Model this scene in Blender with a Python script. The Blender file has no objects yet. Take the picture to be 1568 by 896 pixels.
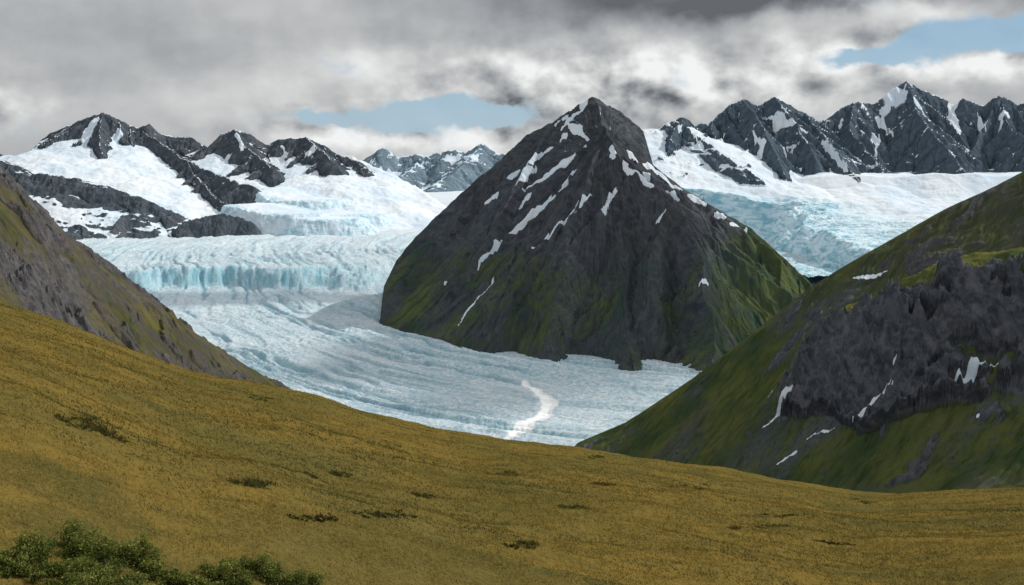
import bpy, math, time, numpy as np
from mathutils import Vector
T0=time.time()
rng=np.random.default_rng(7)
F=1681.0; CX=784.0; CY=448.0; HZ=250.0
TH=math.atan((CY-HZ)/F); ct,st=math.cos(TH),math.sin(TH)
scene=bpy.context.scene
# ---------------------------------------------------------------- image pixels to world positions
def P(px,py,D):
    a=(px-CX)/F; up=(CY-py)/F
    fy=ct+up*st; z=-st+up*ct
    return np.array([D*a/fy, D, D*z/fy])
def tanz(py):
    up=(CY-py)/F
    return (-st+up*ct)/(ct+up*st)
def bear(px,py): 
    up=(CY-py)/F
    return ((px-CX)/F)/(ct+up*st)
# ---------------------------------------------------------------- noise
_perm=np.random.default_rng(3).permutation(4096).astype(np.int32)
_ang=np.random.default_rng(4).uniform(0,2*np.pi,4096)
_gx,_gy=np.cos(_ang).astype(np.float32),np.sin(_ang).astype(np.float32)
def perlin(x,y,seed=0):
    xi=np.floor(x); yi=np.floor(y)
    xf=(x-xi).astype(np.float32); yf=(y-yi).astype(np.float32)
    xi=xi.astype(np.int32); yi=yi.astype(np.int32)
    p0=_perm[(xi+seed*57)&4095]; p1=_perm[(xi+1+seed*57)&4095]
    def g(p,iy):
        h=_perm[(p+iy)&4095]
        return _gx[h],_gy[h]
    u=xf*xf*xf*(xf*(xf*6-15)+10); v=yf*yf*yf*(yf*(yf*6-15)+10)
    a,b=g(p0,yi); n00=a*xf+b*yf
    a,b=g(p1,yi); n10=a*(xf-1)+b*yf
    a,b=g(p0,yi+1); n01=a*xf+b*(yf-1)
    a,b=g(p1,yi+1); n11=a*(xf-1)+b*(yf-1)
    return 1.5*((n00*(1-u)+n10*u)*(1-v)+(n01*(1-u)+n11*u)*v)
def fbm(x,y,o=5,seed=0,gain=0.5,ridged=False):
    s=0;a=1;t=0
    for i in range(o):
        n=perlin(x,y,seed+i)
        if ridged: n=1-2*np.abs(n)
        s=s+a*n;t+=a;a*=gain;x=x*2.03+17.3;y=y*2.03-9.1
    return s/t
def sstep(x,a,b):
    t=np.clip((x-a)/(b-a),0,1); return t*t*(3-2*t)
# ---------------------------------------------------------------- ridges
class Ridges:
    def __init__(s,floor=-680): s.segs=[]; s.off=0; s.floor=floor
    def add(s,pts,s1=0.8,w=1e9,s2=0.8,spurs=None,seed=0,base=-600,zb=None):
        """steep side slope s1, easing to s2 beyond width w (or below altitude zb)"""
        pts=[np.array(p,float) for p in pts]
        r=np.random.default_rng(seed+11)
        for a,b in zip(pts[:-1],pts[1:]):
            L=np.hypot(*(b-a)[:2]); s.segs.append((a,b,s1,w,s2,s.off,zb)); s.off+=L
        s.off+=5000
        if spurs:
            sp,length,decl,ss=spurs
            for a,b in zip(pts[:-1],pts[1:]):
                d=b-a; L=np.hypot(d[0],d[1])
                n=max(1,int(round(L/sp)))
                for k in range(n):
                    t=(k+r.uniform(.2,.8))/n; c=a+d*t
                    for side in (-1,1):
                        if r.random()<0.15: continue
                        perp=np.array([-d[1],d[0]])/max(L,1e-3)*side
                        dn=d[:2]/L*(-np.sign(d[2]))*0.55
                        v=perp+dn+r.normal(0,.22,2); v/=np.hypot(*v)
                        LL=length*r.uniform(.5,1.15)
                        LL=min(LL,max(60,(c[2]-base)/decl))
                        p0=c+np.array([0,0,-r.uniform(2,14)])
                        q=p0; s.off+=3000
                        nst=3
                        for j in range(nst):
                            v2=v+r.normal(0,.2,2); v2/=np.hypot(*v2)
                            st_=LL/nst
                            q2=np.array([q[0]+v2[0]*st_,q[1]+v2[1]*st_,q[2]-decl*st_*r.uniform(.8,1.2)])
                            s.segs.append((q,q2,ss,1e9,ss,s.off,None)); s.off+=st_; q=q2
    def eval(s,X,Y):
        best=np.full(X.shape,-1e9); S=np.zeros(X.shape); Dm=np.zeros(X.shape)
        yr0=Y.min(1); yr1=Y.max(1)
        for a,b,s1,w,s2,off,zb in s.segs:
            zt=max(a[2],b[2])-s.floor
            if zb is not None: R=max(0,(max(a[2],b[2])-zb))/s1+(zb-s.floor)/s2
            elif w>1e8: R=zt/s1
            else: R=zt/s1 if zt<s1*w else w+(zt-s1*w)/s2
            R=max(R,50)
            rows=np.where((yr1>min(a[1],b[1])-R)&(yr0<max(a[1],b[1])+R))[0]
            if len(rows)==0: continue
            i0,i1=rows[0],rows[-1]+1
            xs=X[i0:i1]; cm=np.where((xs.max(0)>min(a[0],b[0])-R)&(xs.min(0)<max(a[0],b[0])+R))[0]
            if len(cm)==0: continue
            sl=(slice(i0,i1),slice(cm[0],cm[-1]+1))
            XX=X[sl]; YY=Y[sl]
            dx,dy=b[0]-a[0],b[1]-a[1]; L2=dx*dx+dy*dy+1e-6
            t=np.clip(((XX-a[0])*dx+(YY-a[1])*dy)/L2,0,1)
            d=np.hypot(XX-a[0]-t*dx,YY-a[1]-t*dy)
            zc=a[2]+t*(b[2]-a[2])
            if zb is not None:
                z=zc-s1*d; z=np.where(z<zb,np.minimum(zc,zb)-(np.minimum(zc,zb)-z)*s2/s1,z)
            else: z=zc-(s1*d if w>1e8 else np.where(d<w,s1*d,s1*w+s2*(d-w)))
            m=z>best[sl]
            best[sl]=np.where(m,z,best[sl]); S[sl]=np.where(m,off+t*math.sqrt(L2),S[sl]); Dm[sl]=np.where(m,d,Dm[sl])
        return best,S,Dm
def crest_limit(X,Y,Z,pts,jag=1.2,seed=5):
    """squeezes terrain down to a camera view cone through crest points in image pixels"""
    bb=X/Y
    xs=[bear(a,c) for a,c in pts]; ys=[tanz(c) for a,c in pts]
    env=(np.interp(bb,xs,ys)+fbm(bb*140,Y/2500,4,seed)*jag*2/F)*Y
    return np.where(Z>env,env+(Z-env)*0.04,Z)
# ---------------------------------------------------------------- grids and meshes
def grid(p0,p1,nb,D0,D1,nd):
    b=np.linspace(p0-CX,p1-CX,nb)/F; D=np.exp(np.linspace(math.log(D0),math.log(D1),nd))
    B,Y=np.meshgrid(b,D)
    return B*Y,Y,b,D
def slope_of(X,Y,Z):
    ax,ay,az=np.gradient(X,axis=0),np.gradient(Y,axis=0),np.gradient(Z,axis=0)
    bx,by,bz=np.gradient(X,axis=1),np.gradient(Y,axis=1),np.gradient(Z,axis=1)
    nx=ay*bz-az*by; ny=az*bx-ax*bz; nz=ax*by-ay*bx
    return np.hypot(nx,ny)/(np.abs(nz)+1e-6), nx/(np.abs(nz)+1e-6)*np.sign(nz), ny/(np.abs(nz)+1e-6)*np.sign(nz)
def make_mesh(name,X,Y,Z,mat,masks=None,keep=None,extra=None):
    nr,nc=X.shape
    co=np.stack([X,Y,Z],-1).reshape(-1,3)
    idx=np.arange(nr*nc).reshape(nr,nc)
    q=np.stack([idx[:-1,:-1],idx[:-1,1:],idx[1:,1:],idx[1:,:-1]],-1).reshape(-1,4)
    if keep is not None:
        k=keep.reshape(-1); q=q[k[q].any(1)]
        used=np.unique(q); remap=np.full(nr*nc,-1); remap[used]=np.arange(len(used)); q=remap[q]; co=co[used]
    else: used=np.arange(nr*nc)
    me=bpy.data.meshes.new(name)
    me.vertices.add(len(co)); me.vertices.foreach_set("co",co.astype(np.float32).ravel())
    me.loops.add(q.size); me.loops.foreach_set("vertex_index",q.astype(np.int32).ravel())
    me.polygons.add(len(q)); me.polygons.foreach_set("loop_start",np.arange(0,q.size,4,dtype=np.int32))
    me.polygons.foreach_set("use_smooth",np.ones(len(q),bool))
    me.update(calc_edges=True)
    if masks is not None:
        at=me.attributes.new("mask",'FLOAT_COLOR','POINT')
        c=np.ones((len(co),4),np.float32)
        for i,m in enumerate(masks): c[:,i]=m.reshape(-1)[used]
        at.data.foreach_set("color",c.ravel())
    if extra is not None:
        at=me.attributes.new("flow",'FLOAT_VECTOR','POINT')
        c=np.zeros((len(co),3),np.float32)
        for i,m in enumerate(extra): c[:,i]=m.reshape(-1)[used]
        at.data.foreach_set("vector",c.ravel())
    me.materials.append(mat)
    ob=bpy.data.objects.new(name,me); scene.collection.objects.link(ob)
    print(name,len(co),"t=%.1f"%(time.time()-T0))
    return ob
def hit(px,py,X,Y,Z,b,D):
    j=int(np.clip(np.searchsorted(b,bear(px,py)),0,len(b)-1)); t=tanz(py)
    r=np.where(Z[:,j]/D>=t)[0]
    i=r[0] if len(r) else len(D)-1
    return X[i,j],Y[i,j]
_wc={}
def stroke(pts,w,X,Y,Z,b,D,warp=10,wl=40,wig=.5):
    q=[hit(px,py,X,Y,Z,b,D) for px,py in pts]
    key=(X.shape,float(X[0,0]),float(D[0]),float(D[-1]),warp,wl)
    if key not in _wc: _wc[key]=(fbm(X/wl,Y/wl,3,91)*warp,fbm(X/wl+9,Y/wl,3,95)*warp)
    wx,wy=_wc[key]
    out=np.zeros(X.shape)
    n=len(q)-1
    for k in range(n):
        (x0,y0),(x1,y1)=q[k],q[k+1]
        dx,dy=x1-x0,y1-y0; L2=dx*dx+dy*dy+1e-6
        ww=w*np.hypot(x0,y0)/F
        R=ww*3+warp*2
        rows=np.where((D>min(y0,y1)-R)&(D<max(y0,y1)+R))[0]
        if len(rows)==0: continue
        sl=slice(rows[0],rows[-1]+1)
        t=np.clip(((X[sl]+wx[sl]-x0)*dx+(Y[sl]+wy[sl]-y0)*dy)/L2,0,1)
        d=np.hypot(X[sl]+wx[sl]-x0-t*dx,Y[sl]+wy[sl]-y0-t*dy)
        tt=(k+t)/max(1,n)
        w2=ww*(1-wig/2+wig*np.sin(7*tt+x0))*(0.35+0.65*np.sin(np.pi*np.clip(tt*.9+.06,0,1)))*1.25
        out[sl]=np.maximum(out[sl],np.clip(1.25-0.75*d/np.maximum(w2,.1),0,1))
    return out
# ---------------------------------------------------------------- node helper
class N:
    def __init__(s,nt): s.nt=nt
    def new(s,t,**k):
        n=s.nt.nodes.new(t)
        for a,b in k.items(): setattr(n,a,b)
        return n
    def put(s,sock,v):
        if isinstance(v,bpy.types.NodeSocket): s.nt.links.new(v,sock)
        else:
            try: sock.default_value=v
            except Exception: sock.default_value=(v[0],v[1],v[2],1) if len(v)==3 else v
    def m(s,op,a,b=0.0,c=None,clamp=False):
        n=s.new('ShaderNodeMath',operation=op,use_clamp=clamp); s.put(n.inputs[0],a); s.put(n.inputs[1],b)
        if c is not None: s.put(n.inputs[2],c)
        return n.outputs[0]
    def ss(s,v,a,b):
        n=s.new('ShaderNodeMapRange',interpolation_type='SMOOTHSTEP'); s.put(n.inputs[0],v); s.put(n.inputs[1],a); s.put(n.inputs[2],b)
        return n.outputs[0]
    def mr(s,v,a,b,c,d):
        n=s.new('ShaderNodeMapRange'); 
        for i,q in enumerate((v,a,b,c,d)): s.put(n.inputs[i],q)
        return n.outputs[0]
    def mix(s,f,a,b,bt='MIX'):
        n=s.new('ShaderNodeMix',data_type='RGBA',blend_type=bt); s.put(n.inputs[0],f); s.put(n.inputs[6],a); s.put(n.inputs[7],b)
        return n.outputs[2]
    def noise(s,vec,scale,detail=6,rough=0.55,dist=0.0):
        n=s.new('ShaderNodeTexNoise'); s.put(n.inputs['Vector'],vec); s.put(n.inputs['Scale'],scale)
        s.put(n.inputs['Detail'],detail); s.put(n.inputs['Roughness'],rough); s.put(n.inputs['Distortion'],dist)
        return n.outputs[0]
    def vscale(s,vec,x,y,z):
        n=s.new('ShaderNodeVectorMath',operation='MULTIPLY'); s.put(n.inputs[0],vec); n.inputs[1].default_value=(x,y,z); return n.outputs[0]
    def attr(s,name):
        return s.new('ShaderNodeAttribute',attribute_name=name)
    def sep(s,c):
        n=s.new('ShaderNodeSeparateXYZ'); s.put(n.inputs[0],c); return n.outputs
    def comb(s,x,y,z):
        n=s.new('ShaderNodeCombineXYZ'); s.put(n.inputs[0],x); s.put(n.inputs[1],y); s.put(n.inputs[2],z); return n.outputs[0]
    def bump(s,h,strength,dist,normal=None):
        n=s.new('ShaderNodeBump'); s.put(n.inputs['Height'],h); n.inputs['Strength'].default_value=strength; n.inputs['Distance'].default_value=dist
        if normal is not None: s.put(n.inputs['Normal'],normal)
        return n.outputs[0]
def newmat(name):
    m=bpy.data.materials.new(name); m.use_nodes=True; nt=m.node_tree; nt.nodes.clear(); n=N(nt)
    out=n.new('ShaderNodeOutputMaterial'); b=n.new('ShaderNodeBsdfDiffuse'); nt.links.new(b.outputs[0],out.inputs[0])
    b.inputs['Roughness'].default_value=0.0
    return m,n,b
SNOW=(0.70,0.76,0.82)
def terrain_mat(name,rockA,rockB,vegA,vegB,snow=SNOW,sc=1.0,snoise=0.45,bumpd=6.0,brown=((0.085,0.068,0.055,1),(0.045,0.040,0.038,1)),fs=.12):
    """mask: R snow, G vegetation, B bare earth.  flow: x across slope, y down slope"""
    m,n,b=newmat(name)
    pos=n.new('ShaderNodeNewGeometry').outputs['Position']
    at=n.attr("mask"); r,g,bl=n.sep(at.outputs['Vector'])
    fl=n.attr("flow").outputs['Vector']
    n1=n.noise(pos,0.004*sc,3,0.6); n2=n.noise(pos,0.03*sc,5,0.68)
    n3=n.noise(n.vscale(fl,1,fs,0),0.035*sc,5,0.7,0.3)
    rock=n.mix(n.ss(n3,0.35,0.68),rockA,rockB)
    rock=n.mix(n.m('MULTIPLY',n.ss(n2,0.4,0.72),.7),rock,(rockB[0]*1.6,rockB[1]*1.5,rockB[2]*1.4,1))
    veg=n.mix(n.ss(n1,0.35,0.65),vegA,vegB)
    veg=n.mix(n.m('MULTIPLY',n.ss(n3,0.45,0.68),0.6),veg,(vegA[0]*.45,vegA[1]*.5,vegA[2]*.55,1))
    vf=n.ss(n.m('ADD',g,n.m('ADD',n.m('MULTIPLY',n.m('SUBTRACT',n2,0.5),0.8),n.m('MULTIPLY',n.m('SUBTRACT',n3,0.5),0.8))),0.25,0.75)
    col=n.mix(vf,rock,veg)
    col=n.mix(n.m('MULTIPLY',bl,0.8),col,n.mix(n3,brown[0],brown[1]))
    sf=n.ss(n.m('ADD',r,n.m('ADD',n.m('MULTIPLY',n.m('SUBTRACT',n2,0.5),snoise),n.m('MULTIPLY',n.m('SUBTRACT',n3,0.5),snoise*.6))),0.45,0.55)
    snc=n.mix(n.ss(n1,0.35,0.65),snow,(snow[0]*.84,snow[1]*.91,snow[2]*.97,1))
    col=n.mix(sf,col,snc)
    n.put(b.inputs['Color'],col)
    bh=n.m('ADD',n2,n3)
    bst=n.m('MULTIPLY',bh,n.mr(sf,0,1,1,0.22))
    bst=n.m('MULTIPLY',bst,n.mr(vf,0,1,1,0.5))
    n.put(b.inputs['Normal'],n.bump(bst,1.0,bumpd*1.5/sc))
    return m
# ---------------------------------------------------------------- glacier
def catmull(pts,k=12):
    pts=np.array(pts,float); p=np.vstack([2*pts[0]-pts[1],pts,2*pts[-1]-pts[-2]]); out=[]
    for i in range(1,len(p)-2):
        for t in np.arange(k)/k:
            out.append(.5*((2*p[i])+(-p[i-1]+p[i+1])*t+(2*p[i-1]-5*p[i]+4*p[i+1]-p[i+2])*t*t+(-p[i-1]+3*p[i]-3*p[i+1]+p[i+2])*t**3))
    out.append(p[-2]); return np.array(out)
def flow_coords(X,Y,pts):
    c=catmull(pts,5); bd=np.full(X.shape,1e9); U=np.zeros(X.shape); V=np.zeros(X.shape); off=0
    for a,b_ in zip(c[:-1],c[1:]):
        dx,dy=b_-a; L=math.hypot(dx,dy)
        t=np.clip(((X-a[0])*dx+(Y-a[1])*dy)/L**2,0,1)
        ex,ey=X-a[0]-t*dx,Y-a[1]-t*dy; d=np.hypot(ex,ey)
        m=d<bd; bd=np.where(m,d,bd); U=np.where(m,off+t*L,U); V=np.where(m,np.sign(dx*ey-dy*ex)*d,V); off+=L
    return U,V
def zg_base(X,Y):
    up=np.interp(Y,[4500,5200,7000,9000,11300,14000,20000,30000],[-520,-508,-490,-475,-465,-420,-340,-200])
    lo=-600+0*X
    yc=np.interp(X,[-2600,-1717,-1300,-883,-600,3000],[4950,5110,5230,5200,4900,4300])+fbm(X/330,Y/500,3,5)*190
    w=np.interp(X,[-1800,-1500,-1000,-880,-620,-500],[90,150,170,300,900,1500])
    t=np.clip((Y-yc)/w,0,1); t=t*t*(3-2*t)
    return lo+(up-lo)*t, t
def build_glacier():
    X,Y,b,D=grid(-350,1900,1150,1500,30000,1050)
    Z,t=zg_base(X,Y)
    U,V=flow_coords(X,Y,[(-900,11000),(-1500,7000),(-1150,5300),(-900,4500),(-430,3700),(50,3080),(700,2750),(1700,2500)])
    near=1-sstep(Y,6500,9500)
    wv=fbm(X/400,Y/400,3,2)*120
    n1=fbm((U+wv)/150,(V+wv)/60,5,20,0.6,True)
    n2=fbm((U+wv)/45,V/70,4,31,0.6,True)
    n3=fbm(X/25,Y/25,4,44,0.6)
    flowb=fbm(V/90+fbm(U/600,V/300,3,3)*1.2,U/1500,4,61)
    lines=fbm(V/75+fbm(U/500,V/400,3,6)*0.9,U/2600,3,71,.6,True)
    lines=sstep(lines,0.50,0.80)*sstep(fbm(U/700,V/150,3,75),-.3,.1)
    cliff=4*t*(1-t)*(np.interp(X,[-900,-600],[1,.25]))
    crz=np.clip(0.5+1.4*fbm(X/420,Y/420,3,77),0.08,1.6)
    am=crz*near+0.2
    Z=Z+am*(7*n1+5*n2+3.5*n3)+flowb*18*near-lines*9*near+cliff*32*fbm(X/75,Y/70,5,12,0.62,True)
    sl,_,_=slope_of(X,Y,Z)
    blue=np.clip(sstep(sl,0.28,0.85)*0.7+cliff*(0.45+1.1*fbm(X/110,Y/90,4,13)),0,1)
    args=(X,Y,Z,b,D)
    stream=stroke([(800,585),(822,598),(840,618),(834,634),(806,648),(782,666),(765,682)],11,*args,warp=14,wl=70,wig=.2)
    mask=[blue,np.clip(lines*near,0,1),stream]
    m,n,bs=newmat("glacier_ice")
    pos=n.new('ShaderNodeNewGeometry').outputs['Position']
    r,g,s_=n.sep(n.attr("mask").outputs['Vector']); fl=n.attr("flow").outputs['Vector']
    nA=n.noise(pos,0.08,5,0.78); nB=n.noise(n.vscale(fl,0.35,1,1),0.03,5,0.65,0.8); nC=n.noise(pos,0.0025,3,0.5)
    col=n.mix(n.ss(nA,0.40,0.60),(0.38,0.55,0.65,1),(0.72,0.79,0.84,1))
    col=n.mix(n.m('MULTIPLY',n.ss(nB,0.50,0.64),0.55),col,(0.29,0.49,0.61,1))
    col=n.mix(n.m('MULTIPLY',g,0.75),col,(0.23,0.37,0.46,1))
    col=n.mix(n.m('MULTIPLY',n.ss(nC,0.45,0.65),0.3),col,(0.76,0.83,0.87,1))
    col=n.mix(n.m('MULTIPLY',r,0.85),col,n.mix(n.ss(nB,.35,.65),(0.18,0.47,0.60,1),(0.55,0.77,0.85,1)))
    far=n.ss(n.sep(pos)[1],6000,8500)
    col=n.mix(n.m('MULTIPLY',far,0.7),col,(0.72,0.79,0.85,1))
    col=n.mix(n.ss(s_,0.4,0.6),col,(0.84,0.87,0.89,1))
    n.put(bs.inputs['Color'],col)
    hh=n.m('ADD',nA,n.m('MULTIPLY',nB,0.8))
    hh=n.m('MULTIPLY',hh,n.mr(s_,0,1,1,0.1))
    n.put(bs.inputs['Normal'],n.bump(hh,1.0,10.0))
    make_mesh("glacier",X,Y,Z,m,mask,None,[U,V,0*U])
build_glacier()
# ---------------------------------------------------------------- central mountain
def build_central():
    X,Y,b,D=grid(540,1400,1000,2800,6000,760)
    wx=fbm(X/220,Y/220,4,1)*38; wy=fbm(X/220+31,Y/220,4,6)*38
    R=Ridges()
    S=P(905,147,4500)
    left=[(880,163,4500),(845,188,4540),(805,208,4570),(768,243,4620),(738,268,4680),(700,302,4740),(665,335,4800),(638,362,4860),(608,398,4950),(588,440,5030)]
    right=[(985,246,4250),(1045,290,4260),(1100,322,4260),(1150,350,4230),(1200,395,4180),(1245,437,4100),(1330,520,3950)]
    R.add([S]+[P(*p) for p in left],1.3,spurs=(300,800,0.80,1.5),seed=1)
    R.add([S,P(918,175,4400),P(928,204,4230),P(955,240,4080),P(1005,290,3900),P(1048,335,3760),P(1072,400,3560),P(1085,470,3370),P(1090,535,3180),P(1085,580,3060)],1.3,spurs=(300,900,0.76,1.5),seed=2)
    R.add([P(928,204,4230)]+[P(*p) for p in right],1.2,spurs=(260,700,0.74,1.35),seed=3)
    R.add([S,P(950,172,4700),P(985,203,5000)],1.0,spurs=(300,300,0.7,1.0),seed=4)
    R.add([P(930,210,4220),P(890,300,3950),P(865,380,3720),P(850,460,3520),P(845,540,3330)],1.25,spurs=(260,500,0.76,1.45),seed=5)
    R.add([P(770,245,4620),P(760,330,4380),P(740,410,4150),P(722,490,3950)],1.25,spurs=(260,400,0.78,1.45),seed=6)
    R.add([P(870,180,4500),P(820,290,4230),P(800,390,3960),P(785,490,3660)],1.25,spurs=(260,400,0.78,1.45),seed=16)
    R.add([P(690,312,4760),P(685,400,4520),P(672,460,4320)],1.2,spurs=(200,250,0.78,1.45),seed=7)
    R.add([P(955,240,4080),P(950,340,3830),P(960,440,3540),P(965,540,3250),P(968,568,3150)],1.25,spurs=(260,400,0.78,1.45),seed=17)
    H,S_,Dm=R.eval(X+wx,Y+wy)
    R0=Ridges(); cpts=[S]+[P(*p) for p in left[:7]]
    R0.add(cpts,0.88); R0.add([S,P(928,204,4230),P(1005,290,3900),P(1048,335,3760)],0.78); R0.add([P(928,204,4230)]+[P(*p) for p in right[:5]],0.85)
    H0,_,_=R0.eval(X,Y); H=np.maximum(H,H0-85)
    cx,cy=P(925,200,4250)[:2]
    th=np.arctan2(X-cx,Y-cy); rr=np.hypot(X-cx,Y-cy)
    A=th*9+fbm(X/250,Y/250,4,8)*1.1; B_=rr/520
    rill=fbm(A,B_,3,33,0.6,True); rill2=fbm(A*3.1,rr/210,3,37,0.6,True)
    rib=fbm(S_/60+fbm(X/120,Y/120,3,8)*.8,Dm/420,4,33,0.55,True)
    am=sstep(Dm,0,110)*sstep(rr,60,350)
    Z=H+(rib*8+rill*18)*am+rill2*9*sstep(rr,100,400)+fbm(X/45,Y/45,5,9,0.55)*9
    Z=crest_limit(X,Y,Z,[(500,640),(570,540),(582,490),(586,455)]+[(l[0],l[1]) for l in left[::-1]]+[(893,152),(905,147),(918,153),(950,171),(985,200),(1000,255)]+[(l[0],l[1]) for l in right[1:]]+[(1400,600)],1.5)
    sl,nx,ny=slope_of(X,Y,Z)
    args=(X,Y,H0,b,D)
    argz=(X,Y,Z,b,D)
    alt=Z
    hi=sstep(alt,-60,260)
    gul=np.clip(-(rill*.6+rill2*.5),-1,1)+np.clip((H0-H)/60,-.3,.8)*.5
    n=fbm(X/90,Y/90,4,51,0.6)
    strk=fbm(A*3.8,rr/330,4,57,.6)
    snow=hi*0.24+(gul*0.5+0.08)*sstep(alt,-170,90)+(n*0.2+strk*.95)*sstep(alt,-200,80)+.02
    snow=snow-.30*sstep(X-(0.16*Y-40),-60,120)*(1-hi)
    def sk(p,w): 
        nonlocal snow
        snow=np.maximum(snow,stroke(p,w,*argz,wig=.3)*0.92)
    sk([(898,222),(868,248),(838,270),(800,295)],6)
    sk([(905,148),(893,165)],8); sk([(868,180),(850,192)],5)
    sk([(893,168),(872,185),(858,200)],4)
    sk([(870,190),(900,215)],6); sk([(868,205),(858,215)],5)
    sk([(868,280),(840,305),(812,328),(790,352),(760,378),(735,405),(732,415)],3.4)
    sk([(885,310),(862,342),(838,362),(815,380)],3.0)
    sk([(943,288),(935,305),(924,322)],7); sk([(935,225),(940,240)],5)
    sk([(755,434),(730,458),(712,480),(700,500)],2.2)
    sk([(820,260),(805,272),(785,290)],4); sk([(845,225),(825,240)],4); sk([(795,262),(775,275)],4)
    sk([(760,300),(745,310)],4); sk([(1018,322),(1003,346)],2.2); sk([(912,548),(905,560)],1.5)
    sk([(684,433),(676,437)],2); sk([(1083,433),(1070,438)],2.5)
    sk([(970,262),(1000,285)],4); sk([(880,262),(862,285)],3); sk([(765,375),(778,362)],2)
    sk([(830,235),(800,262)],3); sk([(812,300),(795,318)],3);sk([(905,300),(880,330)],2.5);sk([(880,235),(850,262)],4)
    sk([(850,300),(825,322),(800,345)],2.4)
    for p in [((985,252),(1010,266),(1045,292)),((1055,300),(1080,312)),((1095,326),(1110,333)),((1120,343),(1142,353)),((985,268),(995,278)),((1020,294),(1040,306)),((960,232),(975,246)),((955,252),(968,268))]: sk(list(p),5)
    snow=np.where(alt<-420,np.minimum(snow,0.2+0.8*(snow>0.6)),snow)
    right_=sstep(X-(0.16*Y-40),60,330)
    veg=sstep(-alt,100,400)*0.66+right_*0.55*sstep(-alt,0,120)-0.2*sstep(sl,1.0,1.8)+fbm(X/150,Y/150,4,71)*0.3-rill*.15
    br=np.clip(0.25+fbm(X/260,Y/260,4,81)*1.2,0,1)*(1-right_)*sstep(-alt,-100,60)*(1-sstep(-alt,280,480))*0.6
    zg,_=zg_base(X,Y)
    mat=terrain_mat("mountain_rock",(0.038,0.048,0.060,1),(0.080,0.091,0.106,1),(0.036,0.062,0.052,1),(0.090,0.112,0.045,1),brown=((0.080,0.068,0.064,1),(0.053,0.052,0.054,1)),snoise=.6)  # teal of the lower slopes is haze put into the vegetation colour
    make_mesh("mountain",X,Y,Z,mat,[np.clip(snow,0,1),np.clip(veg,0,1),br],Z>zg-60,[A*90,B_*520,0*A])
build_central()
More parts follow.
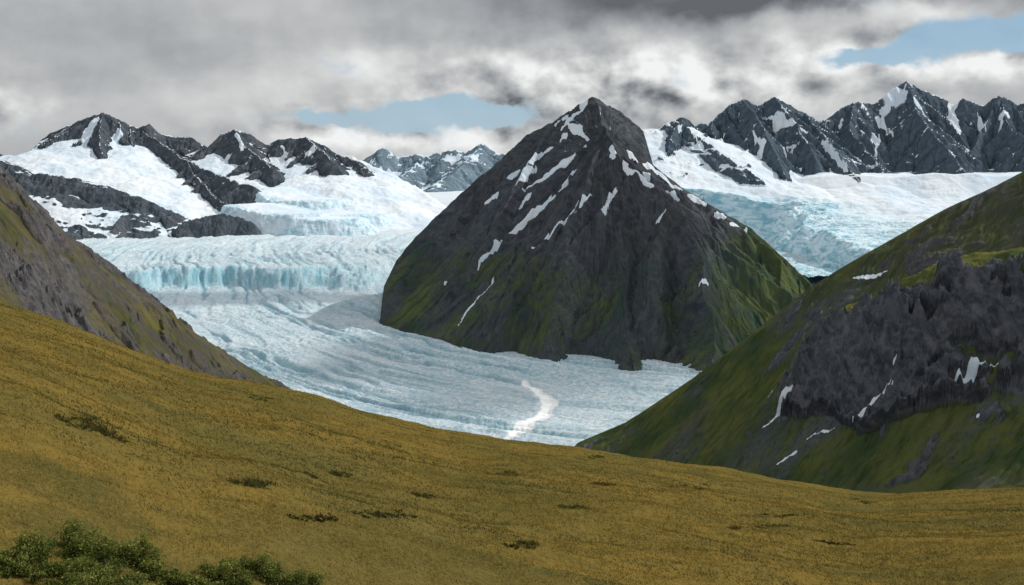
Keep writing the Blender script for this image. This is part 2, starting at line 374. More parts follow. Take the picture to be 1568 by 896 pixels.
# ---------------------------------------------------------------- right mountain range and its icefield
def ice_tint(mat):
    nt=mat.node_tree; n=N(nt); bs=[q for q in nt.nodes if q.type=='BSDF_DIFFUSE'][0]
    cur=bs.inputs['Color'].links[0].from_socket
    pos=n.new('ShaderNodeNewGeometry').outputs['Position']
    al=n.attr("flow"); f=n.sep(al.outputs['Vector'])[2]
    nn=n.noise(n.vscale(pos,1,1,2.5),0.012,5,0.65,1.0)
    ic=n.mix(n.ss(nn,0.35,0.62),(0.22,0.46,0.57,1),(0.62,0.76,0.84,1))
    n.put(bs.inputs['Color'],n.mix(f,cur,ic))
def build_right_range():
    X,Y,b,D=grid(930,1750,950,5000,11500,700)
    wx=fbm(X/350,Y/350,4,21)*45; wy=fbm(X/350+31,Y/350,4,26)*45
    R=Ridges()
    def d(px): return np.interp(px,[980,1388,1800],[8000,9000,8600])
    crest=[(930,198),(975,198),(1008,196),(1030,184),(1045,177),(1065,192),(1085,188),(1105,172),(1118,160),(1140,151),(1160,163),(1185,147),(1210,162),(1235,174),(1255,186),(1290,166),(1310,154),(1338,160),(1362,140),(1388,123),(1412,138),(1440,148),(1460,160),(1475,150),(1500,162),(1530,147),(1560,160),(1600,150),(1660,170),(1720,150),(1800,190)]
    R.add([P(x,y,d(x)) for x,y in crest[:4]],s1=.42,zb=-150,s2=.25)
    R.add([P(x,y,d(x)) for x,y in crest[3:]],s1=1.1,zb=-90,s2=.22,spurs=(300,850,0.72,1.4),seed=21,base=-150)
    for pts in [[(1140,152,8350),(1165,190,8000),(1185,230,7650),(1205,268,7350)],
                [(1235,172,8500),(1270,215,7950),(1300,250,7550),(1320,280,7250),(1345,303,7050)],
                [(1045,178,8100),(1030,210,7750),(1018,240,7550)],
                [(1090,186,8200),(1095,220,7800),(1110,256,7500)],
                [(1388,124,9000),(1410,180,8450),(1450,230,8000),(1485,275,7600)],
                [(1530,148,8900),(1550,200,8400),(1600,240,8000)],
                [(1185,148,8400),(1225,200,8000),(1250,245,7650)],
                [(1310,155,8800),(1300,195,8400),(1330,240,7950),(1350,265,7750)]]:
        R.add([P(*p) for p in pts],s1=1.3,zb=-130,s2=0.22,spurs=(230,330,0.78,1.4),seed=int(pts[0][0]),base=-200)
    H,S_,Dm=R.eval(X+wx,Y+wy)
    rib=fbm(S_/80+fbm(X/160,Y/160,3,8),Dm/500,5,133,0.55,True)
    slH,_,_=slope_of(X,Y,H)
    steep=sstep(slH,0.46,0.62)
    rockz=H+rib*26*sstep(Dm,0,120)*steep+fbm(X/90,Y/90,5,109,0.55)*(28*steep+9)+fbm(X/30,Y/30,3,119,0.6,True)*7*steep+(1-steep)*fbm(X/260,Y/260,3,120)*28
    ex=np.interp(Y,[4500,5200,5883,6752,6950,7400],[1680,1600,1543,1530,1150,-900])
    E=(X-ex)+fbm(X/220,Y/220,4,7)*120
    plat=-385+0.085*np.clip(E,0,3000)+0.03*(Y-6000)+fbm(X/500,Y/500,4,61)*45
    Z=np.maximum(rockz,plat)
    cap=-520+150*np.clip(E/110,0,1)**0.6+1.0*np.clip(E-110,0,1e9)
    isice=sstep(plat-rockz,-40,60)
    Z=np.minimum(Z,cap)
    crev=fbm(X/70,Y/35,5,15,0.6,True)
    edge=(1-sstep(E,150,900))*sstep(7300-Y,0,300)
    cz=sstep(fbm(X/500,Y/500,3,16),-.05,.25)
    Z=Z+crev*(12*edge+7*cz)*np.clip(isice+edge,0,1)
    Z=crest_limit(X,Y,Z,crest,1.8,9)
    sl,nx,ny=slope_of(X,Y,Z)
    args=(X,Y,Z,b,D)
    n=fbm(X/190,Y/190,4,151,.55)
    strk=fbm(S_/75,Dm/420,3,157,.55)
    snow=0.72+(0.60-sl)*0.30+n*0.62+strk*.62-rib*0.40*steep-0.16*steep+(1-steep)*0.5+0.8*edge
    for p,w in [([(1385,130),(1370,150),(1352,175)],11),([(1352,178),(1345,200)],6),([(1462,155),(1458,185),(1466,205)],7),([(1168,178),(1195,192),(1235,204)],5),([(1108,205),(1104,238)],5),([(1150,205),(1165,225),(1150,245)],3.5),([(1345,205),(1340,238)],5),([(1400,150),(1425,185)],3.5),([(1060,205),(1075,228)],3),([(1290,180),(1285,200)],3),([(1200,225),(1225,262)],3.5),([(1495,170),(1510,200)],4),([(1540,170),(1530,200)],4),([(1045,190),(1038,205)],3),([(1260,215),(1285,245),(1300,262)],3)]:
        snow=np.maximum(snow,stroke(p,w,*args,warp=40,wl=160))
    snow=np.clip(snow,0,1)
    blue=np.clip(edge*0.85*sstep(sl,0.15,0.6)+0.5*edge+0.55*isice*sstep(-crev,-.2,.3)*cz,0,1)
    mat=terrain_mat("range_rock",(0.050,0.076,0.104,1),(0.082,0.112,0.145,1),(0.05,0.06,0.03,1),(0.05,0.06,0.03,1),sc=0.6)  # rock made bluer and lighter: aerial haze painted into the base colours
    ice_tint(mat)
    zg,_=zg_base(X,Y)
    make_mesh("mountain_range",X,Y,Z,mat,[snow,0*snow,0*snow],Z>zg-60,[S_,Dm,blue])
build_right_range()
# ---------------------------------------------------------------- left mountain range
def build_left_range():
    X,Y,b,D=grid(-220,720,900,6600,12500,560)
    wx=fbm(X/350,Y/350,4,41)*40; wy=fbm(X/350+31,Y/350,4,46)*40
    R=Ridges()
    def A(pts,seed=0,s1=0.85,w=300,s2=0.28,sp=(330,520,0.55,1.0)): R.add([P(*p) for p in pts],s1=s1,w=w,s2=s2,spurs=sp,seed=seed,base=-250)
    c=10000
    crest=[(-250,230,c),(-150,215,c),(-60,225,c),(20,240,c),(45,232,c),(75,205,c),(110,190,c),(135,178,c),(155,172,c),(175,178,c),(195,190,c),(212,196,c),(228,190,c),(245,205,c),(270,210,c),(292,208,c),(318,226,c),(338,206,c),(358,197,c),(385,206,c),(405,222,c),(432,212,c),(468,209,c),(495,222,c),(515,236,c)]
    tail=[(515,236,c),(540,240,9900),(580,258,9800),(640,288,9600)]
    A(crest,51); A(tail,52,s1=0.5,w=100,s2=0.28,sp=None)
    A([(212,196,c),(250,222,9600),(285,245,9200),(320,262,8900),(350,275,8650),(385,285,8450)],53,w=220,s1=1.0)
    A([(285,245,9200),(300,270,8900),(330,300,8450),(350,312,8250)],54,w=170,s1=1.0)
    A([(155,172,c),(150,205,9600),(160,235,9200)],55,w=160,s1=1.0)
    A([(110,190,c),(80,215,9700),(60,232,9500)],65,w=130,s1=0.9)
    A([(358,197,c),(375,225,9600),(400,245,9300),(420,260,9050)],56,w=160,s1=0.95)
    A([(468,209,c),(490,230,9600),(510,245,9300)],57,w=150,s1=0.85)
    A([(515,236,c),(545,246,9600),(560,258,9400)],67,w=100,s1=0.8)
    A([(-200,215,8000),(-60,225,7900),(0,246,7800),(50,264,7750),(110,272,7700),(160,285,7650),(210,302,7600),(262,322,7550)],58,s1=0.62,w=180,s2=0.5,sp=(300,300,0.5,0.8))
    A([(278,345,7350),(300,334,7400),(340,325,7450),(370,332,7450)],59,s1=1.0,w=200,s2=1.0,sp=None)
    A([(192,262,9000),(200,256,9000)],60,s1=1.2,w=60,s2=1.2,sp=None)
    H,S_,Dm=R.eval(X+wx,Y+wy)
    rib=fbm(S_/75+fbm(X/160,Y/160,3,8),Dm/450,5,143,0.55,True)
    slH,_,_=slope_of(X,Y,H)
    steep=sstep(slH,0.42,0.62)
    Z=H+rib*20*sstep(Dm,0,100)*steep+fbm(X/90,Y/90,5,209,0.55)*(24*steep+7)+fbm(X/30,Y/30,3,219,0.6,True)*5*steep+(1-steep)*fbm(X/300,Y/300,4,220)*38
    def lobe(pts,drop_w):
        nonlocal Z
        R2=Ridges(); R2.add([P(*p) for p in pts],s1=0.11,w=drop_w,s2=1.2)
        z,_,dm=R2.eval(X+wx*1.5+fbm(X/110,Y/110,4,3)*50,Y+wy*1.5)
        z=z+fbm(X/60,Y/60,5,15,0.6,True)*14*sstep(dm,drop_w*.4,drop_w)
        m=z>Z; Z=np.maximum(Z,z); return np.where(m,sstep(dm,drop_w*.5,drop_w*1.0),0)
    blue=lobe([(430,285,8700),(470,300,8500),(520,322,8200)],330)
    blue=np.maximum(blue,lobe([(400,310,8000),(450,322,7800),(500,330,7700)],260))
    blue=np.maximum(blue,lobe([(520,272,9600),(590,283,9500),(640,290,9500)],330))
    Z=crest_limit(X,Y,Z,[(p[0],p[1]) for p in crest+tail[1:]]+[(700,330)],1.8,19)
    sl,nx,ny=slope_of(X,Y,Z)
    n=fbm(X/170,Y/170,5,251,.6)
    strk=fbm(S_/60,Dm/330,3,157,.6)
    snow=0.68+(0.60-sl)*0.42+n*0.5+strk*.5-rib*0.45*steep-0.20*steep+(1-steep)*0.42+blue*2
    args=(X,Y,Z,b,D)
    for p,w in [([(150,178),(135,205),(128,225)],6),([(180,200),(172,225)],6),([(362,205),(372,230)],4),([(480,222),(470,240)],6),([(350,235),(345,250)],4),([(430,225),(440,240)],5)]:
        snow=np.maximum(snow,stroke(p,w,*args,warp=40,wl=160))
    rk=stroke([(278,348),(330,338),(370,345)],17,*args)
    snow=snow-rk*1.2
    rk=stroke([(0,268),(60,290),(120,310),(180,312),(255,322)],14,*args)
    snow=snow-rk*(0.75+n*0.6)
    mat=terrain_mat("range_rock_b_hazed",(0.046,0.062,0.080,1),(0.080,0.096,0.116,1),(0.05,0.06,0.03,1),(0.05,0.06,0.03,1),sc=0.6)  # bluish rock tones carry distance haze in the colour
    ice_tint(mat)
    zg,_=zg_base(X,Y)
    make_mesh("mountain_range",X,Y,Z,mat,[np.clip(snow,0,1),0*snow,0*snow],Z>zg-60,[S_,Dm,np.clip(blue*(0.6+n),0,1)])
build_left_range()
# ---------------------------------------------------------------- far range
def build_far():
    X,Y,b,D=grid(350,1100,500,14000,22000,220)
    wx=fbm(X/600,Y/600,4,61)*80; wy=fbm(X/600+31,Y/600,4,66)*80
    R=Ridges()
    c=18000
    A=lambda pts,seed: R.add([P(*p) for p in pts],s1=0.75,w=500,s2=0.35,spurs=(500,900,0.5,0.8),seed=seed,base=-400)
    A([(380,245,c),(480,240,c),(545,250,c),(570,236,c),(585,226,c),(605,240,c),(640,236,c),(660,238,c),(690,229,c),(712,234,c),(738,219,c),(765,236,c),(800,230,c),(850,245,c),(950,235,c),(1080,235,c)],71)
    A([(738,221,c),(715,245,17000),(690,265,16200),(665,285,15500)],72)
    A([(640,245,c),(625,262,17000),(610,275,16400)],73)
    H,S_,Dm=R.eval(X+wx,Y+wy)
    rib=fbm(S_/160,Dm/900,4,143,0.55,True)
    Z=H+rib*35*sstep(Dm,0,150)+fbm(X/200,Y/200,5,309)*50
    sl,_,_=slope_of(X,Y,Z)
    snow=np.clip(0.80+(0.5-sl)*0.9+fbm(X/500,Y/500,4,351)*0.8-rib*.45,0,1)
    mat=terrain_mat("far_rock_hazed",(0.10,0.16,0.21,1),(0.15,0.21,0.26,1),(0.05,0.06,0.03,1),(0.05,0.06,0.03,1),snow=(0.62,0.71,0.79),sc=0.35)  # pale blue rock: haze of the far distance is baked into the colour
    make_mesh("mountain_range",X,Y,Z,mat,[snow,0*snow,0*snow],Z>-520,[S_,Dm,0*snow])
build_far()
# ---------------------------------------------------------------- hillsides: valley walls given by their crest line
def valley_wall(X,Y,pts,prof,kb,c=25):
    bb=X/Y; xs=[bear(p[0],p[1]) for p in pts]
    s=0;Y0=0
    for o,w in ((-.012,.25),(0,.5),(.012,.25)):
        s=s+w*np.interp(bb+o,xs,[tanz(p[1]) for p in pts]); Y0=Y0+w*np.interp(bb+o,xs,[p[2] for p in pts])
    e=Y0-Y; ec=np.sqrt(e*e+c*c)-c
    drop=np.where(e>0,np.interp(ec,[q[0] for q in prof],[q[1] for q in prof]),kb*ec)
    return s*Y-drop,e
def build_left_hill():
    X,Y,b,D=grid(-420,620,900,800,2300,700)
    z,e=valley_wall(X,Y,[(-500,-60,1350),(-350,20,1360),(-120,165,1380),(0,262,1400),(50,306,1420),(110,368,1450),(210,445,1490),(300,512,1540),(415,584,1600),(520,660,1680),(700,800,1750)],[(0,0),(700,350),(2000,1000)],0.6)
    al=0.84*X-0.54*Y; ac=0.54*X+0.84*Y
    wrp=fbm(X/90,Y/90,3,8)
    rib=fbm(ac/45+wrp*1.3,al/170,4,133,0.6,True); rib2=fbm(ac/13+wrp*2,al/60,3,137,0.6,True)
    args0=(X,Y,z,b,D)
    rk=np.maximum(stroke([(0,410),(40,445),(100,490),(170,545)],30,*args0,warp=30,wl=60),stroke([(0,310),(50,352),(100,385)],15,*args0,warp=30,wl=60)*0.9)
    oc=sstep(fbm(ac/75+wrp,al/110,4,301),0.05,0.25)
    rough=np.clip(rk+oc*.6,0,1)
    am=sstep(np.abs(e),0,60)
    crag=fbm(X/26+wrp,Y/26,5,219,0.62,True)
    Z=z+(rib*9+rib2*2.2)*(am*.8+.2)+fbm(X/60,Y/60,4,209,0.55)*9*am+rough*(crag*16+4)
    sl,_,_=slope_of(X,Y,Z)
    n=fbm(X/80,Y/80,5,341)
    veg=0.68+n*0.7-rk*0.9-oc*0.35-0.35*sstep(sl,1.2,2.0)-rib*.12
    br=np.clip(0.42+fbm(ac/40,al/130,4,381)*1.6,0,1)*(1-rk)
    mat=terrain_mat("hillside_scree",(0.040,0.041,0.047,1),(0.095,0.095,0.100,1),(0.055,0.062,0.024,1),(0.115,0.102,0.038,1),sc=3.0,brown=((0.098,0.085,0.070,1),(0.055,0.051,0.046,1)),fs=.4)
    make_mesh("hillside",X,Y,Z,mat,[0*veg,np.clip(veg,0,1),br*0.7],Z>-660,[ac,al,0*al])
build_left_hill()
def build_right_hill():
    X,Y,b,D=grid(840,1850,1000,850,2900,740)
    crest=[(700,800,2330),(800,735,2320),(870,684,2300),(960,646,2270),(1060,580,2230),(1120,535,2210),(1180,488,2190),(1240,440,2170),(1300,403,2150),(1380,358,2130),(1450,318,2110),(1510,292,2100),(1568,262,2080),(1700,190,2050),(1900,90,2000)]
    z1,e1=valley_wall(X,Y,crest,[(0,0),(700,330),(2000,900)],0.6)
    spur=[(1100,760,1850),(1180,640,1850),(1215,560,1830),(1262,500,1800),(1345,455,1720),(1410,428,1660),(1490,402,1630),(1568,385,1600),(1700,345,1550),(1900,290,1500)]
    wr=fbm(X/160,Y/160,4,91)*70
    z2,e2=valley_wall(X,Y+wr,spur,[(0,0),(25,14),(160,200),(230,240),(600,370),(1500,700)],0.05)
    k=9.0; m=np.maximum(z1,z2); Z0=m+k*np.log(np.exp((z1-m)/k)+np.exp((z2-m)/k))
    Z0=crest_limit(X,Y,Z0,[(p[0],p[1]) for p in crest],0.6,29)
    al=-0.78*X-0.62*Y; ac=-0.62*X+0.78*Y
    wrp=fbm(X/110,Y/110,3,8)
    sl0,_,_=slope_of(X,Y,Z0); cl=sstep(sl0,1.0,1.3)*(z2>z1-5)*sstep(e2,-10,20)*(1-sstep(e2,230,320))
    rib=fbm(ac/46+wrp*1.2,al/240,4,133,0.6,True); rib2=fbm(ac/14+wrp*2,al/80,3,137,0.6,True)
    # cliff: big buttresses and diagonal strata ledges
    crib=fbm(X/95+wrp*1.0,Y/300+Z0/400,4,143,0.6,True)
    ledc=(Z0+0.55*X)/34+fbm(X/120,Z0/60,3,148)*1.2
    led=np.abs((ledc%1.0)-.5)*2
    am=sstep(np.abs(e1),0,60)
    oc=sstep(fbm(ac/90+wrp,al/200,4,311)-0.25*sstep(-Z0,250,400),0.05,0.2)*(1-cl)
    Z=Z0+(rib*8+rib2*2)*am*(1-cl*.5)+cl*(crib*40+led*7+fbm(X/15,Y/15,4,219,0.6,True)*7)+fbm(X/80,Y/80,4,209,0.55)*10*am+oc*am*fbm(X/22,Y/22,4,229,.6,True)*6
    sl,_,_=slope_of(X,Y,Z)
    args=(X,Y,Z0,b,D)
    snow=0*Z
    for p,w in [([(1307,432),(1330,427),(1357,421)],4),([(1305,655),(1330,632),(1366,600)],2.8),([(1447,612),(1485,590),(1527,563)],4.0),([(1168,660),(1190,642),(1213,622)],2.4),([(1235,682),(1260,668),(1278,660)],2.0),([(1190,712),(1218,702)],3.6),([(1182,604),(1176,612)],2.6),([(1372,560),(1366,575)],1.4),([(1495,645),(1500,650)],2)]:
        snow=np.maximum(snow,stroke(p,w,*args,warp=2,wl=25,wig=.25))
    n=fbm(X/120,Y/120,5,341)
    rim=np.exp(-((e2+45+60*n)/55)**2)*sstep(z2-z1,-30,5)
    veg=0.76+n*0.55-cl*1.05-oc*.45-0.25*sstep(sl,1.1,1.7)-rib*.12+rim*.8+.3*cl*sstep(led,.6,.95)
    up=sstep(Z,-400,-120)*sstep(-e2,20,90)
    br=np.clip(up*0.6+fbm(ac/70,al/200,4,381)*0.9,0,1)*0.8*(1-cl)*(1-rim)
    mat=terrain_mat("hillside_grass",(0.036,0.043,0.056,1),(0.095,0.104,0.124,1),(0.038,0.060,0.026,1),(0.090,0.102,0.032,1),sc=2.2,fs=.3,brown=((0.078,0.074,0.055,1),(0.048,0.049,0.046,1)))
    nt=mat.node_tree; nn=N(nt); bs=[q for q in nt.nodes if q.type=='BSDF_DIFFUSE'][0]; cur=bs.inputs['Color'].links[0].from_socket
    f=nn.sep(nn.attr("flow").outputs['Vector'])[2]; nn.put(bs.inputs['Color'],nn.mix(f,cur,(0.17,0.16,0.042,1)))  # bright yellow-green painted along the rim so it looks sunlit
    fx=np.where(cl>.5,X*1.0+Z0*.35,ac); fy=np.where(cl>.5,Z0*1.2,al)
    make_mesh("hillside",X,Y,Z,mat,[snow,np.clip(veg,0,1),br],Z>-660,[fx,fy,np.clip(rim*(0.55+n),0,.85)*(snow<.3)])
build_right_hill()
# ---------------------------------------------------------------- meadow
sil_px=[-600,-200,0,100,200,280,430,560,700,880,1100,1320,1450,1568,1800,2200]
sil_py=[330,420,465,500,538,568,592,630,665,686,722,760,757,752,745,735]
sb=[bear(a,c) for a,c in zip(sil_px,sil_py)]; stn=[tanz(c) for c in sil_py]
def meadow_z(X,Y):
    Ye=np.sqrt(np.maximum(Y,0)**2+64)
    bb=X/np.where(Y>0,Ye,Ye+np.abs(Y))
    s=0
    for o,wt in ((-.03,.25),(0,.5),(.03,.25)): s=s+wt*np.interp(bb+o,sb,stn)
    h0=8.5; ye=210+40*np.sin(bb*5+1)
    g=np.where(Y<ye,h0*np.clip(1-Y/ye,0,2)**2,0.0)
    e=np.clip(Y-ye,0,1e9); g=g+np.where(e<300,0.0009*e*e,81+0.54*(e-300))
    z=s*Ye-g
    return np.maximum(z,-700)
def meadow_full(X,Y):
    dd=np.clip(Y/60,0.25,1)
    z=meadow_z(X,Y)+fbm(X/19,Y/19,3,401)*0.95*dd+fbm(X/4.2,Y/4.2,3,411)*0.26+fbm(X/1.3,Y/1.3,3,421)*0.07+fbm(X/60,Y/60,2,431)*1.7*dd
    return z
def build_meadow():
    ys=np.concatenate([np.linspace(-40,8,40)[:-1],np.exp(np.linspace(math.log(8),math.log(1500),800))])
    bs=np.linspace(-0.75,0.75,950)
    B,Y=np.meshgrid(bs,ys); X=B*(np.abs(Y)+8)
    Z=meadow_full(X,Y)
    m,n,bsdf=newmat("meadow_grass")
    pos=n.new('ShaderNodeNewGeometry').outputs['Position']
    a=n.noise(pos,0.05,4,0.6); c=n.noise(pos,0.45,5,0.7); d=n.noise(n.vscale(pos,0.5,1.0,1),0.10,5,0.65,0.5); e=n.noise(pos,3.0,4,0.7)
    col=n.mix(n.ss(a,0.35,0.65),(0.172,0.119,0.028,1),(0.108,0.094,0.028,1))
    col=n.mix(n.m('MULTIPLY',n.ss(c,0.45,0.65),0.6),col,(0.088,0.076,0.024,1))
    col=n.mix(n.m('MULTIPLY',n.ss(d,0.50,0.68),0.75),col,(0.060,0.062,0.021,1))
    col=n.mix(n.m('MULTIPLY',n.ss(e,0.4,0.7),0.3),col,(0.23,0.17,0.055,1))
    n.put(bsdf.inputs['Color'],col)
    n.put(bsdf.inputs['Normal'],n.bump(n.m('ADD',c,n.m('MULTIPLY',e,0.4)),1.0,0.5))
    make_mesh("meadow",X,Y,Z,m)
build_meadow()
# ---------------------------------------------------------------- grass blades and shrubs
def tri_mesh(name,V,mat,col=None,n=3):
    me=bpy.data.meshes.new(name); k=len(V)//n
    me.vertices.add(len(V)); me.vertices.foreach_set("co",V.astype(np.float32).ravel())
    me.loops.add(len(V)); me.loops.foreach_set("vertex_index",np.arange(len(V),dtype=np.int32))
    me.polygons.add(k); me.polygons.foreach_set("loop_start",np.arange(0,len(V),n,dtype=np.int32))
    me.update(calc_edges=True)
    if col is not None:
        at=me.attributes.new("tint",'FLOAT_COLOR','POINT'); c=np.ones((len(V),4),np.float32); c[:,:3]=np.repeat(col,n,0); at.data.foreach_set("color",c.ravel())
    me.materials.append(mat); ob=bpy.data.objects.new(name,me); scene.collection.objects.link(ob)
    print(name,k,"t=%.1f"%(time.time()-T0)); return ob
def leafmat(name,tr=0.3):
    m=bpy.data.materials.new(name); m.use_nodes=True; nt=m.node_tree; nt.nodes.clear(); n=N(nt)
    out=n.new('ShaderNodeOutputMaterial'); a=n.attr("tint").outputs['Color']; d=n.new('ShaderNodeBsdfDiffuse'); n.put(d.inputs[0],a)
    t=n.new('ShaderNodeBsdfTranslucent'); n.put(t.inputs[0],a); mx=n.new('ShaderNodeMixShader'); mx.inputs[0].default_value=tr
    nt.links.new(d.outputs[0],mx.inputs[1]); nt.links.new(t.outputs[0],mx.inputs[2]); nt.links.new(mx.outputs[0],out.inputs[0]); return m
def build_grass():
    k=480000
    u=rng.random(k); Y=20*np.exp(u*math.log(230/20)); B=rng.uniform(-0.56,0.56,k); X=B*Y
    dens=fbm(X/3.0,Y/3.0,3,501)+rng.normal(0,.25,k); keep=dens>-0.25; X,Y=X[keep],Y[keep]; k=len(X)
    Z=meadow_full(X,Y)-0.03
    sc=np.clip(Y/45,0.7,2.2)
    h=rng.uniform(.06,.17,k)*sc**0.6; w=rng.uniform(.012,.03,k)*sc
    an=rng.uniform(0,np.pi,k); lx=rng.normal(-.08,.07,k)*sc; ly=rng.normal(0,.06,k)*sc
    V=np.empty((k,3,3)); dx,dy=np.cos(an)*w,np.sin(an)*w
    V[:,0]=np.stack([X-dx,Y-dy,Z],-1); V[:,1]=np.stack([X+dx,Y+dy,Z],-1); V[:,2]=np.stack([X+lx,Y+ly,Z+h],-1)
    t=np.clip(0.5+fbm(X/14,Y/14,4,511)*1.2+rng.normal(0,.10,k),0,1)[:,None]
    g=sstep(fbm(X/8,Y/6,4,521)+fbm(X/30,Y/22,3,525)*.6+rng.normal(0,.08,k),.05,.38)[:,None]
    c=np.array([0.190,0.134,0.031])*t+np.array([0.115,0.095,0.027])*(1-t)
    c=(c*(1-g)+np.array([0.070,0.072,0.024])*g)*rng.uniform(.82,1.18,k)[:,None]
    tri_mesh("grass",V.reshape(-1,3),leafmat("grass_blade"),c)
build_grass()
def ground_hit(px,py):
    ys=np.exp(np.linspace(math.log(12),math.log(400),1500)); bb=bear(px,py); z=meadow_full(bb*ys,ys)
    i=np.where(z/ys>=tanz(py))[0]; i=i[0] if len(i) else 500
    return bb*ys[i],ys[i],z[i]
def build_shrub(spots,r,name="shrub",leaves=9000,colA=(0.030,0.060,0.014),colB=(0.085,0.12,0.022),ls=0.04,flat=.75,nbk=30):
    Vs=[];Cs=[];St=[]
    for px,py,rad,hh in spots:
        x,y,z=ground_hit(px,py)
        nb=int(nbk*rad)+6
        for q in range(nb):
            a=r.uniform(0,2*np.pi); rr=rad*math.sqrt(r.random())*r.uniform(.8,1.15); cx,cy=x+rr*math.cos(a)*1.4,y+rr*math.sin(a)
            cz=float(meadow_full(np.array([cx]),np.array([cy]))[0]); top=hh*r.uniform(.25,1.2)*(1-0.45*min(1,(rr/rad))**2)
            St.append((x+rr*.3*math.cos(a),y+rr*.3*math.sin(a),z-.05,cx,cy,cz+top*.9))
            k=int(leaves/nb); rad2=min(rad,1.2)*r.uniform(.14,.26)
            tt=r.random(k)**.7; sx,sy=r.normal(0,.2,2)
            wd=np.sqrt(np.clip(tt*(1.08-tt),0,1))*1.6+.15
            p=np.stack([cx+sx*tt+r.normal(0,1,k)*rad2*wd,cy+sy*tt+r.normal(0,1,k)*rad2*wd,cz+top*tt*1.05+r.normal(0,.03,k)],-1); p[:,2]=np.maximum(p[:,2],cz+.02)
            u=r.normal(0,1,(k,3)); u/=np.linalg.norm(u,axis=1)[:,None]; v=np.cross(u,r.normal(0,1,(k,3))); v/=np.linalg.norm(v,axis=1)[:,None]
            s=(ls*r.uniform(.6,1.4,k))[:,None]
            quad=np.stack([p-u*s,p+v*s*.45,p+u*s,p-v*s*.45],1); Vs.append(quad.reshape(-1,3))
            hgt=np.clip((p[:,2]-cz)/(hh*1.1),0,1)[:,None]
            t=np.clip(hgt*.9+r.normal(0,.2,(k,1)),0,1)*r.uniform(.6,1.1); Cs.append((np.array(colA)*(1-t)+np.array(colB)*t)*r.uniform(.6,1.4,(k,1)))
    ob=tri_mesh(name,np.concatenate(Vs),leafmat(name+"_leaf",.35),np.concatenate(Cs),4)
    T=[]
    for x0,y0,z0,x1,y1,z1 in St:
        for w in ((.01,0),(0,.01)):
            T+= [(x0-w[0],y0-w[1],z0),(x0+w[0],y0+w[1],z0),(x1+w[0]*.4,y1+w[1]*.4,z1),(x1-w[0]*.4,y1-w[1]*.4,z1)]
    T=np.array(T); sm,n,b=newmat(name+"_bark"); b.inputs['Color'].default_value=(.06,.045,.03,1)
    so=tri_mesh("stems",T,sm,None,4); so.parent=ob
r2=np.random.default_rng(5)
cA,cB=(0.045,0.070,0.016),(0.27,0.29,0.075)
build_shrub([(70,868,.6,.7),(130,856,.7,1.0),(205,864,.6,.7),(245,888,.5,.4),(110,894,.7,.4),(185,897,.7,.4),(20,880,.4,.4)],r2,"shrub",6500,cA,cB,.038,nbk=16)
build_shrub([(350,892,.5,.6),(405,890,.6,.65),(455,899,.5,.5),(300,903,.5,.4)],r2,"shrub",6500,cA,cB,.038,nbk=16)
sp=[]
for px,py,w in [(600,790,1.0),(790,836,1.1),(140,650,1.6),(890,778,1.1),(385,742,1.3),(765,726,1.6),(175,665,1.3),(515,728,1.2),(480,795,.6),(1150,808,.9),(1210,790,.7),(905,700,1.5),(400,610,1.5),(1265,832,.7),(640,760,.8),(1060,745,1),(1330,770,1.1),(920,742,.9)]:
    for q in range(5):
        sp.append((px+r2.normal(0,16),py+r2.normal(0,1.6),w*r2.uniform(.2,.5),.07+.03*w))
build_shrub(sp,r2,"dwarf_shrubs",260,(0.045,0.048,0.016),(0.085,0.080,0.024),0.05,.4,12)
# ---------------------------------------------------------------- sun
AZ=math.radians(66); EL=math.radians(37)
sd=bpy.data.lights.new("sun",'SUN'); sd.energy=3.5; sd.angle=math.radians(0.6); sd.color=(1,.95,.87)
so=bpy.data.objects.new("sun",sd); scene.collection.objects.link(so)
tov=Vector((math.sin(AZ)*math.cos(EL),math.cos(AZ)*math.cos(EL),math.sin(EL)))
so.rotation_euler=tov.to_track_quat('Z','Y').to_euler()
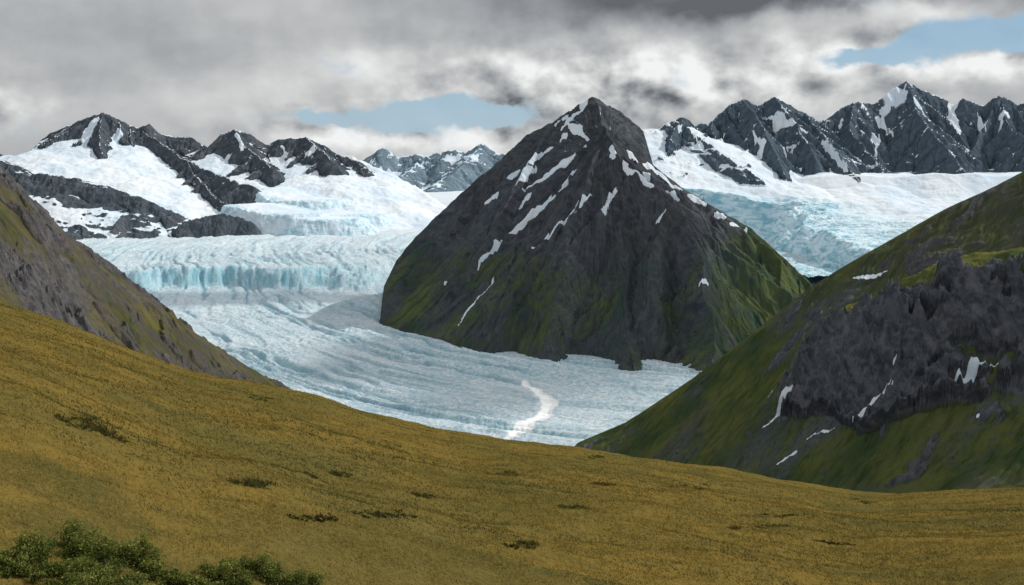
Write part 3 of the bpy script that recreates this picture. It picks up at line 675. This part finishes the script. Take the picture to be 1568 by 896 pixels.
# ---------------------------------------------------------------- unseen shade sheet added overhead, its gaps shaped to place sun and shade
def build_cloud_shade():
    ZC=2700.0
    xs=np.linspace(-4500,16500,420); ys=np.linspace(-1500,17500,380)
    X,Y=np.meshgrid(xs,ys)
    def up(p): 
        t=(ZC-p[2])/tov[2]; return p[0]+t*tov[0],p[1]+t*tov[1]
    wx=fbm(X/900,Y/900,4,600)*350; wy=fbm(X/900+7,Y/900,4,606)*350
    a=0.17+fbm(X/1500,Y/1500,4,610)*0.9
    def g(p,rx,ry,k,ang=0):
        nonlocal a
        cx,cy=up(p); dx,dy=X+wx-cx,Y+wy-cy
        c,s=math.cos(ang),math.sin(ang); dx,dy=dx*c+dy*s,-dx*s+dy*c
        a=a+k*np.exp(-(dx/rx)**2-(dy/ry)**2)
    g(P(830,420,3850),700,600,.75)        # main mountain face in shade
    g(P(350,455,4900),800,230,.9)         # ice cliff in shade
    g(P(1400,560,1500),500,450,0.5)       # near wall
    g(P(560,560,3300),500,250,.9)
    g(P(620,515,3900),450,110,-2.0,-.15)  # light bands on the ice
    g(P(430,485,4400),260,110,-1.6)
    g(P(800,600,2800),500,250,.45)
    g(P(300,385,6300),1500,700,-1.3)
    g(P(250,260,9000),2500,1500,-1.0)
    g(P(1150,400,4200),350,450,-2.2)      # lit shoulder
    g(P(1350,455,1750),350,200,-2.0)
    g(P(1480,400,1700),400,200,-1.8)
    g(P(1180,200,8200),900,500,.5)        # range in broken shade
    g(P(1250,300,7000),1500,500,-1.0)
    g(np.array([0,100,-20]),500,600,-1.6) # meadow
    g(P(150,430,1350),300,300,-.3)
    den=sstep(a,0.25,0.8)*0.8
    Z=ZC+fbm(X/1200,Y/1200,4,640)*150+den*120*fbm(X/400,Y/400,4,650)
    m=bpy.data.materials.new("cloud_shade_mat"); m.use_nodes=True; nt=m.node_tree; nt.nodes.clear(); n=N(nt)
    out=n.new('ShaderNodeOutputMaterial'); tr=n.new('ShaderNodeBsdfTransparent'); tl=n.new('ShaderNodeBsdfTranslucent'); df=n.new('ShaderNodeBsdfDiffuse')
    tl.inputs[0].default_value=(.8,.82,.85,1); df.inputs[0].default_value=(.8,.82,.85,1)
    mx=n.new('ShaderNodeMixShader'); mx.inputs[0].default_value=.7; nt.links.new(df.outputs[0],mx.inputs[1]); nt.links.new(tl.outputs[0],mx.inputs[2])
    r,_,_=n.sep(n.attr("mask").outputs['Vector']); m2=n.new('ShaderNodeMixShader'); nt.links.new(r,m2.inputs[0]); nt.links.new(tr.outputs[0],m2.inputs[1]); nt.links.new(mx.outputs[0],m2.inputs[2]); nt.links.new(m2.outputs[0],out.inputs[0])
    keep=(den>0.02)&~((Y>0)&(np.abs(X/np.maximum(Y,1))<0.52)&(ZC/np.maximum(Y,1)<0.19))
    make_mesh("cloud_shade",X,Y,Z,m,[den,den,den],keep)
build_cloud_shade()
# ---------------------------------------------------------------- world
w=bpy.data.worlds.new("World"); scene.world=w; w.use_nodes=True; nt=w.node_tree; nt.nodes.clear(); n=N(nt)
try: w.cycles.sampling_method='NONE'
except Exception as ex_: print(ex_)
sky=n.new('ShaderNodeTexSky',sky_type='NISHITA'); sky.sun_disc=False; sky.sun_elevation=EL; sky.sun_rotation=AZ
bg1=n.new('ShaderNodeBackground'); bg1.inputs[1].default_value=0.1
tc=n.new('ShaderNodeTexCoord').outputs['Generated']; x,y,z=n.sep(tc)
u=n.m('ARCTAN2',x,y); v=z
vec=n.comb(u,n.m('MULTIPLY',v,1.35),0.0)
wn=n.new('ShaderNodeTexNoise'); n.put(wn.inputs['Vector'],vec); wn.inputs['Scale'].default_value=10; wn.inputs['Detail'].default_value=5; wn.inputs['Roughness'].default_value=.58
wr,wg,wb=n.sep(wn.outputs['Color'])
uw=n.m('ADD',u,n.m('MULTIPLY',n.m('SUBTRACT',wr,.5),.12)); vw=n.m('ADD',v,n.m('MULTIPLY',n.m('SUBTRACT',wg,.5),.06))
def blob(px,py,su,sv):
    a=n.m('DIVIDE',n.m('SUBTRACT',uw,(px-CX)/F),su/F); c=n.m('DIVIDE',n.m('SUBTRACT',vw,(HZ-py)/F),sv/F)
    return n.m('EXPONENT',n.m('MULTIPLY',n.m('ADD',n.m('MULTIPLY',a,a),n.m('MULTIPLY',c,c)),-1.0))
def total(lst):
    acc=None
    for px,py,su,sv,k in lst:
        t=n.m('MULTIPLY',blob(px,py,su,sv),k); acc=t if acc is None else n.m('ADD',acc,t)
    return acc
lump=n.noise(vec,15,6,0.5,0.0)
off=n.new('ShaderNodeVectorMath',operation='ADD'); n.put(off.inputs[0],vec); off.inputs[1].default_value=(0.010,0.016,0)
lump2=n.noise(off.outputs[0],15,4,0.5,0.0)
soft=n.noise(n.comb(u,n.m('MULTIPLY',v,2.6),0.3),3.2,3,0.5,0.0)
n.put(bg1.inputs[0],n.mix(.85,sky.outputs[0],n.mix(n.ss(v,0.0,.14),(4.0,5.6,6.8,1),(2.6,4.4,6.2,1))))
gap=total([(620,178,150,20,1.2),(740,172,70,18,1.1),(500,184,40,10,.8),(1318,106,70,14,1.3),(1520,76,120,28,1.4),(1430,84,80,13,.9)])
bluef=n.ss(n.m('ADD',gap,n.m('MULTIPLY',n.m('SUBTRACT',lump,.5),2.6)),.3,.8)
br=total([(250,60,380,60,-.08),(1080,10,380,38,-.42),(825,160,60,18,-.16),(920,110,150,26,.34),(620,218,180,18,.38),(1450,122,140,22,.42),(1200,118,140,28,.28),(25,165,80,34,.22),(1320,46,150,18,.28),(1010,150,70,18,.06),(420,150,180,28,.20),(560,110,140,30,.20),(450,30,130,40,.10)])
lm=total([(950,135,320,55,1),(1450,100,200,40,1),(620,200,200,30,.9),(50,165,90,30,.6)])
lm=n.m('MINIMUM',n.m('ADD',lm,.10),1.0)
B=n.m('ADD',n.mr(v,.16,.5,0.50,0.68),br)
B=n.m('ADD',B,n.m('MULTIPLY',n.m('SUBTRACT',soft,.5),.24))
B=n.m('ADD',B,n.m('MULTIPLY',n.m('MULTIPLY',n.m('SUBTRACT',lump,lump2),2.6),lm))
B=n.m('MAXIMUM',B,0.14); B=n.m('MINIMUM',B,0.90)
cc=n.mix(n.ss(B,.15,.65),(0.93,1.0,1.08,1),(0.99,1.0,1.0,1))
cm=n.new('ShaderNodeVectorMath',operation='SCALE'); n.put(cm.inputs[0],cc); n.put(cm.inputs['Scale'],B)
bg2=n.new('ShaderNodeBackground'); n.put(bg2.inputs[0],cm.outputs[0]); bg2.inputs[1].default_value=1.0
mx=n.new('ShaderNodeMixShader'); n.put(mx.inputs[0],n.m('MULTIPLY',bluef,.95)); nt.links.new(bg2.outputs[0],mx.inputs[1]); nt.links.new(bg1.outputs[0],mx.inputs[2])
wo=n.new('ShaderNodeOutputWorld'); nt.links.new(mx.outputs[0],wo.inputs[0])
# ---------------------------------------------------------------- camera
cd=bpy.data.cameras.new("camera"); cam=bpy.data.objects.new("camera",cd); scene.collection.objects.link(cam)
cd.sensor_width=36; cd.lens=36*F/1568; cd.clip_start=0.5; cd.clip_end=80000
cam.location=(0,0,0); cam.rotation_euler=(math.pi/2-TH,0,0); scene.camera=cam
scene.view_settings.view_transform='Standard'; scene.view_settings.look='None'; scene.view_settings.exposure=0
print("total",time.time()-T0)
